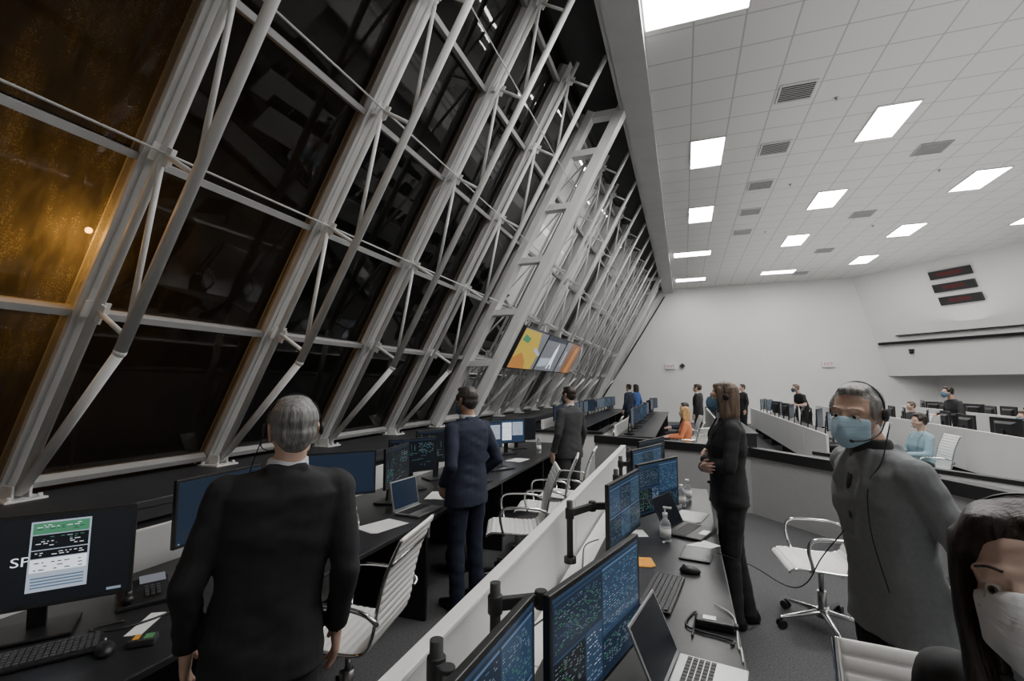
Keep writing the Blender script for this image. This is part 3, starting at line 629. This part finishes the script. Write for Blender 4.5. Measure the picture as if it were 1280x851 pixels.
r=root('waste_bin','black round waste bin on the carpet','bin',(-1.08,2.75,0)); b=MB(); b.loft([ringp((0,0,z),(0,0,1),q,24) for z,q in((0,.11),(.02,.115),(.30,.135),(.30,.128),(.03,.108))]); part('bin_body',b,'black',r); b=MB(); b.tube([V3((.137*math.cos(a*.2618),.137*math.sin(a*.2618),.30)) for a in range(25)],.006); part('rim',b,'black2',r)
# ---------------------------------------------------------------- people
def skin(n,c): 
    m=mat(n,c,.5,bump=(150,.12,.002),var=(14,.06)); m.node_tree.nodes['Principled BSDF'].inputs['Subsurface Weight'].default_value=.08; m.node_tree.nodes['Principled BSDF'].inputs['Subsurface Scale'].default_value=.02; return m
SKIN=skin('skin_light',(.60,.40,.31)); SKIN2=skin('skin_warm',(.48,.29,.2)); SKIN3=skin('skin_pale',(.74,.54,.45))
def cloth(n,c,k=.08,sc=260): return mat('cloth_'+n,c,.85,bump=(sc,.15,.001),var=(60,k))
CL={'black':cloth('black',(.019,.019,.021)),'navy':cloth('navy',(.018,.024,.048)),'grey':cloth('grey',(.23,.24,.25)),'dgrey':cloth('dark_grey',(.04,.04,.042)),'shirt':cloth('white_shirt',(.6,.62,.66)),'lblue':cloth('light_blue',(.35,.48,.60)),'teal':cloth('pale_blue',(.30,.45,.52)),'blue':cloth('blue',(.04,.1,.3)),'yellow':cloth('coral',(.65,.22,.10))}
def hairm(n,c): return mat('hair_'+n,c,.45,bump=(150,.8,.004),var=(90,.55),stretch=(1,1,.08))
HR={'grey':hairm('grey',(.20,.195,.19)),'dark':hairm('dark_brown',(.028,.018,.012)),'brown':hairm('brown',(.13,.085,.058)),'greying':hairm('dark_greying',(.055,.048,.042)),'blond':hairm('blond',(.55,.32,.12)),'sgrey':hairm('silver',(.30,.29,.275)),'black':hairm('black',(.030,.020,.015))}
MK={'blue':mat('mask_blue',(.45,.64,.76),.8,bump=(40,.4,.004),var=(20,.05),stretch=(.2,.2,3)),'white':mat('mask_white',(.88,.90,.92),.8,bump=(40,.4,.004),var=(20,.04),stretch=(.2,.2,3)),'dark':mat('mask_dark',(.05,.07,.10),.8,var=(20,.1)),'navy':mat('mask_navy',(.1,.2,.3),.8,var=(20,.1))}
EYEM=[mat('eye_white',(.62,.60,.58),.15,var=(5,.03)),mat('eye_iris',(.08,.05,.03),.2,var=(30,.2)),mat('eye_pupil',(.003,.003,.003),.1,var=(5,.02))]
def hand(mb,w,d,n,u,curl,s=1.):
    w=V3(w);d=V3(d).normalized();u=V3(u);u=(u-d*d.dot(u)).normalized();n=V3(n);n=(n-d*d.dot(n)-u*u.dot(n)).normalized()
    kn=[w+(d*k+u*o)*s for o,k in((.031,.086),(.010,.09),(-.011,.086),(-.031,.078))]
    mb.hull(ell(w,.023*s),*[ell(k,.0125*s) for k in kn[:2]]); mb.hull(ell(w,.023*s),*[ell(k,.0125*s) for k in kn[1:3]]); mb.hull(ell(w,.023*s),*[ell(k,.0125*s) for k in kn[2:]])
    for i,(k,l) in enumerate(zip(kn,(.072,.08,.075,.058))):
        p=k; a=0; rr=.0095*s
        for j,fr in enumerate((.45,.3,.25)):
            a+=curl*(.5,.8,.6)[j]; dd=(d*math.cos(a)+n*math.sin(a)+u*(.10*(1.5-i)/1.5)).normalized(); q=p+dd*(l*fr*s); r2=rr*.93; mb.hull(ell(p,rr),ell(q,r2)); p=q; rr=r2
    p=w+(d*.022+u*.022)*s; q=p+(d*.6+u*.75+n*.25).normalized()*.042*s; r3=q+(d*.9+u*.25+n*.3).normalized()*.032*s
    mb.hull(ell(w+d*.01*s,.018*s),ell(p,.016*s),ell(q,.0115*s)); mb.hull(ell(q,.0115*s),ell(r3,.009*s))
def person(loc,phi,label,H=1.75,fem=False,lean=(0,0),top='black',bottom='black',skinm=None,hair='dark',hs='short',mask=None,headset=False,hyaw=0,hpitch=0,hroll=0,arms=None,seated=False,vox=.005,legs=None,jacket=True,shirt='shirt',stance=.11,short_sleeve=False,group=None,closed=False,hdrop=0,hfwd=0):
    skinm=skinm or SKIN; s=H/1.75; r=root('person',label,'person',loc,rad(phi-90),group=group)
    dz=-.44 if seated else 0
    def U(p):
        p=V3(p); k=max(0,(p.z-.95))/.5; return V3(((p.x+lean[0]*k)*s,(p.y+lean[1]*k)*s,(p.z+dz)*s))
    sw=.150 if fem else .175
    Hc=U((0,.015,1.628))+V3((0,hfwd,-hdrop)); 
    T=Matrix.Translation(Hc)@Matrix.Rotation(rad(hyaw),4,'Z')@Matrix.Rotation(rad(hpitch),4,'X')@Matrix.Rotation(rad(hroll),4,'Y')@Matrix.Scale(s*(.96 if fem else 1),4)
    body=MB()
    h=lambda *g: body.hull(*g,T=T)
    h(ell((0,-.014,.034),(.075,.095,.083)))
    h(ell((0,.012,.02),(.070,.073,.07)),ell((0,.035,-.045),(.052,.045,.04)))
    h(ell((0,.03,-.04),(.054,.045,.04)),ell((0,.066,-.093),(.022,.018,.018)))
    for sx in(-1,1):
        h(ell((sx*.046,.0,-.055),(.014,.022,.02)),ell((0,.066,-.093),(.02,.016,.016)),ell((0,.02,-.02),.05))
        h(ell((sx*.040,.056,-.026),(.022,.022,.02)),ell((sx*.05,.02,-.02),(.02,.03,.03)))
        h(ell((sx*.012,.082,.028),(.012,.008,.009)),ell((sx*.045,.069,.028),(.012,.009,.009)))
        h(ell((sx*.074,-.012,.018),(.006,.014,.016)),ell((sx*.082,-.02,.016),(.005,.016,.016)),ell((sx*.074,-.008,-.028),(.005,.008,.01)))
        h(ell((sx*.011,.094,-.027),(.009,.010,.008)))
        h(ell((sx*.017,.080,.0165),.0050),ell((sx*.032,.0830,.0190),.0050),ell((sx*.046,.075,.0150),.0050))
        h(ell((sx*.019,.077,-.0095),.0050),ell((sx*.032,.080,-.0120),.0050),ell((sx*.045,.073,-.0085),.0050))
    h(ell((0,.083,.018),(.009,.008,.01)),ell((0,.106,-.022),(.0105,.0105,.010)))
    h(ell((-.020,.079,-.056),(.007,.006,.005)),ell((0,.091,-.054),(.012,.006,.006)),ell((.020,.079,-.056),(.007,.006,.005)))
    h(ell((-.017,.079,-.064),(.006,.006,.005)),ell((0,.089,-.066),(.012,.006,.007)),ell((.017,.079,-.064),(.006,.006,.005)))
    nb=U((0,-.015,1.46)); body.hull([T@p for p in ell((0,-.02,-.04),(.05,.052,.05))],ell(nb,(.058*s,.058*s,.04*s)))
    k=.9 if fem else 1
    def tors(z,rx,ry,yo=0): 
        rg=zring(z,rx,ry,yo); return [U(p) for p in rg]
    prof=[(1.475,.065,.055,-.015),(1.44,.15*k,.07,-.015),(1.38,.185*k,.10,-.01),(1.27,.18*k,.115 if not fem else .125,.005),(1.12,.15*k if not fem else .12,.10,.0),(1.0,.155 if not fem else .15,.11,0),(.90,.165,.115,0),(.84,.155,.11,0)]
    sc=.93
    body.loft([tors(z,rx*sc,ry*sc,yo) for z,rx,ry,yo in prof])
    if arms is None: arms=dict(L=((-.25,-.03,1.13),(-.255,.06,.89),(0,.15,-1),(1,0,0),(.0,1,0),.35),R=((.25,-.03,1.13),(.255,.06,.89),(0,.15,-1),(-1,0,0),(0,1,0),.35))
    AR={}
    for sd,sx in(('L',-1),('R',1)):
        e,wv,d,n,u,cu=arms[sd]; S=U((sx*(sw+.0),-.01,1.405)); e=U(e); wv=U(wv); AR[sd]=(S,e,wv)
        body.hull(ell(S,.052*s*k),ell(e,.038*s*k)); body.hull(ell(e,.038*s*k),ell(wv,.024*s*k)); hand(body,wv,d,n,u,cu,s*(.9 if fem else 1))
    LG={}
    for sd,sx in(('L',-1),('R',1)):
        if seated: hp=V3((sx*.095,.02,.55))*s; kn=V3((sx*.12,.43,.53))*s; an=V3((sx*.13,.42,.09))*s
        else:
            fx,fy=(legs or {}).get(sd,(sx*stance,0)); hp=V3((sx*.09,0,.90))*s; an=V3((fx,fy-.02,.09))*s; kn=hp.lerp(an,.52)+V3((0,.02,0))
        LG[sd]=(hp,kn,an)
        body.hull(ell(hp,.082*s),ell(kn,.052*s)); body.hull(ell(kn,.052*s),ell(an,.034*s)); body.hull(ell(an-V3((0,.02,.04)),.03*s),ell(an+V3((0,.13,-.06)),(.035,.04,.02)))
    part('body',remesh(body,'body',skinm,vox,2),None,r)
    if vox<.01:
        for sx in(-1,1):
            b=MB(); c=V3((sx*.0315,.0735,.0035)); n=16
            angs=[0,.22,.24,.50,.52,.9,1.4,2.0,2.6,3.1]; rings=[]
            for a in angs: rings.append([T@(c+V3((.0128*math.sin(a)*math.cos(2*math.pi*i/n),.0128*math.cos(a),.0128*math.sin(a)*math.sin(2*math.pi*i/n)))) for i in range(n)])
            for q in range(len(angs)-1):
                b.mi=2 if q<1 else (1 if q<3 else 0)
                if q==0: b.add(rings[1],[list(range(n))],True)
                else: b.add(rings[q]+rings[q+1],[(i,(i+1)%n,n+(i+1)%n,n+i) for i in range(n)],True)
            part('eye',b,EYEM,r)
            b=MB(); b.tube([T@V3(p) for p in cat([(sx*.014,.0885,.031),(sx*.03,.0875,.036),(sx*.048,.0745,.032)],4)],.0028,6,.0018); part('eyebrow',b,[HR[hair]],r)
    b=MB(); hh=lambda *g: b.hull(*g,T=T)
    if hs=='short':
        hh(ell((0,-.022,.044),(.083,.095,.084))); hh(ell((0,-.045,.0),(.075,.067,.05)),ell((0,-.06,-.04),(.047,.032,.03)))
        hh(ell((0,.038,.098),(.055,.036,.022)),ell((0,-.02,.1),(.06,.06,.03)))
        for sx in(-1,1): hh(ell((sx*.071,.030,.03),(.01,.018,.03)),ell((sx*.073,.0,.045),(.013,.03,.03)))
    elif hs=='receding':
        hh(ell((0,-.022,.044),(.081,.090,.081))); hh(ell((0,-.048,.0),(.071,.062,.05)),ell((0,-.062,-.035),(.042,.026,.028)))
        hh(ell((0,.038,.097),(.048,.032,.019)),ell((0,-.02,.102),(.055,.05,.024)))
        for sx in(-1,1): hh(ell((sx*.070,.024,.02),(.010,.014,.03)),ell((sx*.072,.0,.045),(.012,.03,.03)))
    elif hs in('long','loose'):
        q=0 if hs=='long' else .010
        hh(ell((0,-.024,.046),(.086+q*.5,.098,.087)))
        for sx in(-1,1): hh(ell((sx*.032,.038,.096),(.030,.034,.018)),ell((sx*.03,-.02,.1),(.045,.05,.026)),ell((sx*(.068+q*.5),.034,.052),(.014,.026,.022)))
        hh(ell((0,-.05,.02),(.085+q,.072,.06)),ell((0,-.06,-.12),(.095+q,.058,.05))); hh(ell((0,-.06,-.12),(.095+q,.058,.05)),ell((0,-.065,-.17-q*4),(.085+q,.045,.03)))
        for sx in(-1,1):
            hh(ell((sx*(.074+q*.6),.024,.045),(.013,.030,.04)),ell((sx*(.083+q),.006,-.05),(.015,.034,.04))); hh(ell((sx*(.083+q),.006,-.05),(.015,.034,.04)),ell((sx*(.085+q),-.01,-.13),(.020,.045,.05)))
            if q: hh(ell((sx*.095,-.006,-.13),(.020,.042,.05)),ell((sx*.090,.02,-.25),(.022,.035,.05)))
    part('hair',remesh(b,'hair',HR[hair],vox*1.1,3,wr=(.0012 if hs in('long','loose') else .0020) if vox<.01 else .003),None,r)
    if mask:
        b=MB(); b.hull(ell((0,.102,.000),(.012,.012,.008)),ell((0,.112,-.028),(.014,.014,.014)),ell((0,.108,-.06),(.028,.016,.02)),ell((0,.078,-.104),(.026,.014,.012)),*[ell((sx*.054,.048,-.03+q),(.014,.014,.012)) for sx in(-1,1) for q in(.014,-.045)],T=T)
        part('face_mask',remesh(b,'face_mask',MK[mask],max(vox*.9,.0045),1,wr=.001),None,r)
        for sx in(-1,1):
            b=MB(); b.tube([T@V3(p) for p in cat([(sx*.060,.045,-.020),(sx*.078,.01,-.01),(sx*.083,-.02,.02),(sx*.084,-.036,.0),(sx*.078,-.02,-.03),(sx*.058,.04,-.075)],4)],.0014*s,5)
            part('ear_loop',b,[MK[mask]],r)
    if headset:
        w_=.0875 if hs not in('long','loose') else .097
        hz=.097 if hs not in('long','loose') else .1035
        if hs=='short': w_,hz=.0895,.1025
        b=MB(); b.tube([T@V3((w_*math.sin(a),-.012,.030+hz*math.cos(a))) for a in [(-1.62+3.24*i/20) for i in range(21)]],.0045,8,.002)
        for sx in((-1,1) if hs not in('long','loose') else (-1,)): b.hull([T@p for p in ell((sx*(w_+.003),-.014,.008),(.009,.022,.025))])
        b.tube([T@V3(p) for p in cat([(-w_-.008,.0,-.005),(-w_-.008,.045,-.05),(-.075,.088,-.072),(-.045,.126,-.075)],5)],.0022,6); b.hull([T@p for p in ell((-.042,.127,-.075),(.009,.007,.006))])
        b.tube(cat([T@V3((-.1,-.02,-.02)),U((-.12,.05,1.45)),U((-.10,.10,1.36)),U((-.13,.14,1.2)),U((-.17,.14,1.0))],5),.0022,6)
        part('headset',b,'black',r)
    b=MB()
    if jacket:
        pj=[(1.485,.078,.068,-.015),(1.455,.145*k,.08,-.018),(1.40,.198*k,.105,-.014),(1.28,.200*k,.128 if not fem else .135,.003),(1.12,.172*k if not fem else .148,.118,.004),(1.0,.180 if not fem else .170,.124,.0),(.90,.192,.130,0),(.80 if not fem else .86,.197 if not fem else .187,.135,0)]
    else: pj=[(1.48,.07,.062,-.015),(1.45,.14*k,.075,-.018),(1.39,.19*k,.10,-.012),(1.27,.188*k,.122 if not fem else .13,.005),(1.12,.163*k,.11,0),(1.0,.168,.118,0),(.93,.172,.12,0)]
    if seated: pj=[q for q in pj if q[0]>.9]
    b.loft([tors(*q) for q in pj])
    b.hull([U(p) for p in ell((0,-.025,1.47),(.065,.05,.03))],[U(p) for p in ell((-sw*.93,-.01,1.425),(.04,.05,.035))],[U(p) for p in ell((sw*.93,-.01,1.425),(.04,.05,.035))])
    for sd in 'LR':
        S,e,wv=AR[sd]; rs=(.064,.051,.040) if jacket else (.06,.047,.036)
        rs=[q*s*k for q in rs]
        if short_sleeve: mid=S.lerp(e,.75); b.hull(ell(S,rs[0]),ringp(mid,e-S,rs[1]*1.05))
        else: b.hull(ell(S,rs[0]),ell(e,rs[1])); b.hull(ell(e,rs[1]),ringp(e.lerp(wv,.97),wv-e,rs[2]))
    if jacket:
        for sx in(-1,1): b.hull(*[[U(p) for p in ell(c,q)] for c,q in(((sx*.062,.05,1.475),.012),((sx*.085,.105,1.36),.014),((sx*.015,.128,1.15),.012))])
        b.hull([U(p) for p in ell((-.055,-.06,1.485),(.016,.02,.022))],[U(p) for p in ell((.055,-.06,1.485),(.016,.02,.022))])
    part('jacket' if jacket else 'shirt',remesh(b,'top',CL[top],max(vox*1.4,.007),2,wr=.006 if vox<.01 else .005),None,r)
    if jacket:
        b=MB()
        b.hull(*[[U(p) for p in ell(c,q)] for c,q in(((-.045,.035,1.475),.015),((.045,.035,1.475),.015),((0,.108,1.22),.02),((0,.09,1.34),.026))])
        b.loft([[U(p) for p in zring(z,q,q*1.02,-.012+(z-1.47)*.3,n=24,pw=2)] for z,q in((1.46,.072),(1.49,.070),(1.518,.065))])
        part('shirt',remesh(b,'shirt',CL[shirt],max(vox,.006),2),None,r)
        if vox<.01 and not closed:
            for z in (1.12,1.0):
                b=MB(); b.cyl(U((.02,.120,z)),U((.02,.142,z)),.010); part('button',b,'black',r)
    b=MB(); 
    if seated: b.hull(*[ell(LG[q][0],(.10*s,.11*s,.09*s)) for q in 'LR'])
    else: b.loft([tors(z,rx,ry) for z,rx,ry in((1.04,.155,.108),(.97,.165,.115),(.88,.178,.122),(.82,.165,.115))])
    for sd in 'LR':
        hp,kn,an=LG[sd]; b.hull(ell(hp,(.094*s,.105*s,.09*s)),ell(kn,.068*s)); b.hull(ell(kn,.068*s),ringp(an-V3((0,0,.045*s)),(0,0,1),.062*s))
    part('trousers',remesh(b,'trousers',CL[bottom],max(vox*1.6,.009),3,wr=.006),None,r)
    for sd in 'LR':
        an=LG[sd][2]; g=V3((an.x,an.y,0)); b=MB(); b.hull([V3((p.x,p.y,max(0.002,p.z))) for p in ell(g+V3((0,-.045,.035)),(.034,.035,.045))+ell(g+V3((0,-.02,.09)),(.034,.04,.02))+ell(g+V3((0,.1,.03)),(.045,.06,.032))+ell(g+V3((0,.18,.022)),(.03,.03,.022))]); part('shoe',b,'black',r)
    return r
person((-1.38,1.34,0),133,'man in a black suit, grey hair and headset, back turned',H=1.725,lean=(.05,-.04),hdrop=.02,top='black',hair='grey',headset=True,hyaw=8,arms=dict(L=((-.243,-.05,1.13),(-.235,.05,.89),(0,.15,-1),(1,0,0),(0,1,0),.35),R=((.243,-.05,1.13),(.24,.04,.88),(0,.15,-1),(-1,0,0),(0,1,0),.4)))
person((-1.69,3.64,0),158,'masked man in a navy suit standing with hands in pockets',H=1.73,top='navy',bottom='navy',hair='greying',mask='navy',skinm=SKIN2,arms=dict(L=((-.26,-.10,1.14),(-.185,.09,.96),(.3,.3,-1),(1,0,0),(0,1,0),.5),R=((.26,-.10,1.14),(.185,.09,.96),(-.3,.3,-1),(-1,0,0),(0,1,0),.5)))
person((-1.44,6.30,0),150,'standing man in a dark grey suit looking toward the windows',H=1.72,top='dgrey',bottom='dgrey',hair='dark',mask='dark',vox=.007)
person((.29,4.00,0),186,'masked long-haired woman in a black trouser suit, arms crossed',H=1.77,fem=True,top='black',hair='brown',hs='long',mask='navy',headset=True,hyaw=-6,stance=.08,legs=dict(L=(-.06,.02),R=(.08,-.10)),arms=dict(L=((-.23,.03,1.14),(.05,.165,1.17),(1,-.15,.1),(0,-1,0),(0,0,1),.5),R=((.23,.03,1.13),(-.05,.185,1.12),(-1,-.25,.1),(0,-1,0),(0,0,1),.5)))
person((.755,2.33,0),197,'man in grey blazer, blue mask and headset, hands behind back',H=1.775,lean=(-.045,.088),hdrop=.02,hfwd=.015,top='grey',bottom='black',hair='sgrey',hs='receding',mask='blue',headset=True,hyaw=32,hpitch=-5,hroll=-4,shirt='dgrey',closed=True,arms=dict(L=((-.245,-.10,1.14),(-.13,-.165,.91),(.9,-.2,-.4),(0,1,.2),(0,0,1),.5),R=((.245,-.10,1.14),(.06,-.20,.92),(-.9,-.1,-.4),(0,1,.2),(0,0,1),.5)))
person((.580,.975,0),231,'woman with long dark hair, white mask and headset facing us',H=1.595,fem=True,lean=(.03,.14),top='dgrey',hair='black',hs='loose',mask='white',headset=True,hyaw=0,hpitch=3,hroll=8,skinm=SKIN3,vox=.0042)
AD=dict(L=((-.24,.08,1.16),(-.14,.33,1.15),(0.1,1,-.1),(0,0,-1),(1,0,0),.2),R=((.24,.08,1.16),(.14,.33,1.15),(-.1,1,-.1),(0,0,-1),(-1,0,0),.2))
far=[((.0,10.2,0),180,dict(fem=True,seated=True,top='yellow',bottom='blue',jacket=False,hair='blond',hs='long',arms=AD,label='seated woman with long blond hair in a coral top')),
((3.35,9.0,0),190,dict(seated=True,top='teal',bottom='dgrey',jacket=False,hair='dark',headset=True,arms=AD,label='seated man in a pale blue shirt with headset at a console')),
((3.3,16,0),200,dict(top='black',jacket=False,short_sleeve=True,hair='brown',mask='dark',lean=(0,.2),H=1.75,arms=AD,label='standing man in a black t-shirt leaning over a console')),
((5.35,12.5,0),190,dict(top='dgrey',jacket=False,hair='dark',mask='navy',lean=(0,.15),H=1.7,headset=True,arms=AD,label='masked man in a dark grey shirt standing behind a console')),
((-1.75,16.6,0),150,dict(top='navy',jacket=True,hair='dark',label='standing man in a dark jacket near the windows')),
((-1.6,17.5,0),150,dict(top='blue',jacket=False,hair='dark',fem=True,hs='long',label='standing woman in a blue shirt near the windows')),
((.35,14.9,0),170,dict(top='black',hair='dark',label='standing person in a black suit behind consoles')),
((.42,15.9,0),170,dict(top='dgrey',hair='brown',jacket=False,label='standing person in a dark shirt behind consoles')),
((1.85,17.9,0),200,dict(top='black',hair='dark',jacket=False,label='standing person in black near the end wall')),
((5.5,15.2,0),190,dict(top='dgrey',seated=True,hair='brown',jacket=False,arms=AD,label='seated person at a far console')),
((3.4,11.5,0),180,dict(top='shirt',seated=True,hair='dark',jacket=False,arms=AD,mask='blue',label='seated masked person in a white shirt at a console')),
((5.4,10.6,0),185,dict(top='black',seated=True,hair='brown',jacket=False,arms=AD,mask='navy',label='seated masked person in a black shirt at a console')),
((0,12.4,0),185,dict(top='navy',seated=True,hair='dark',jacket=False,arms=AD,label='seated person in a navy shirt at a console'))]
for loc,phi,k in far:
    lab=k.pop('label'); person(loc,phi,lab,vox=.011,group=None,**k)
b=MB(); b.tube(cat([(.54,2.12,1.22),(.47,2.16,1.10),(.44,2.3,.95),(.40,2.5,.86),(.30,2.9,.80),(.15,3.15,.765)],8),.0025,6); solo('headset_cord',b,'black','thin black headset cord draped to the worktop','cable')
# ---------------------------------------------------------------- outside lamp
r=root('exterior_lamp','bright orange sodium lamp outside the glass','lamp',(-8.1,4.35,3.98)); b=MB(); b.sph((0,0,0),.045); part('bulb',b,emat('sodium_bulb',(1,.42,.08),16),r); b=MB(); b.cyl((-.0,0,-.05),(0,0,-11.9),.03); part('lamp_post',b,'black2',r)
def pl(loc,c,e,rr=.10):
    l=bpy.data.lights.new('exterior_glow','POINT'); l.energy=e; l.color=c; l.shadow_soft_size=rr; o=bpy.data.objects.new('exterior_glow',l); COL.objects.link(o); o.location=loc; o['label']='orange sodium light outside the window'; o['category']='light'
pl((-3.58,1.74,2.72),(1,.46,.08),7,.05)
pl((-4.5,1.0,3.1),(1,.5,.10),17)
print('done',len(bpy.data.objects))
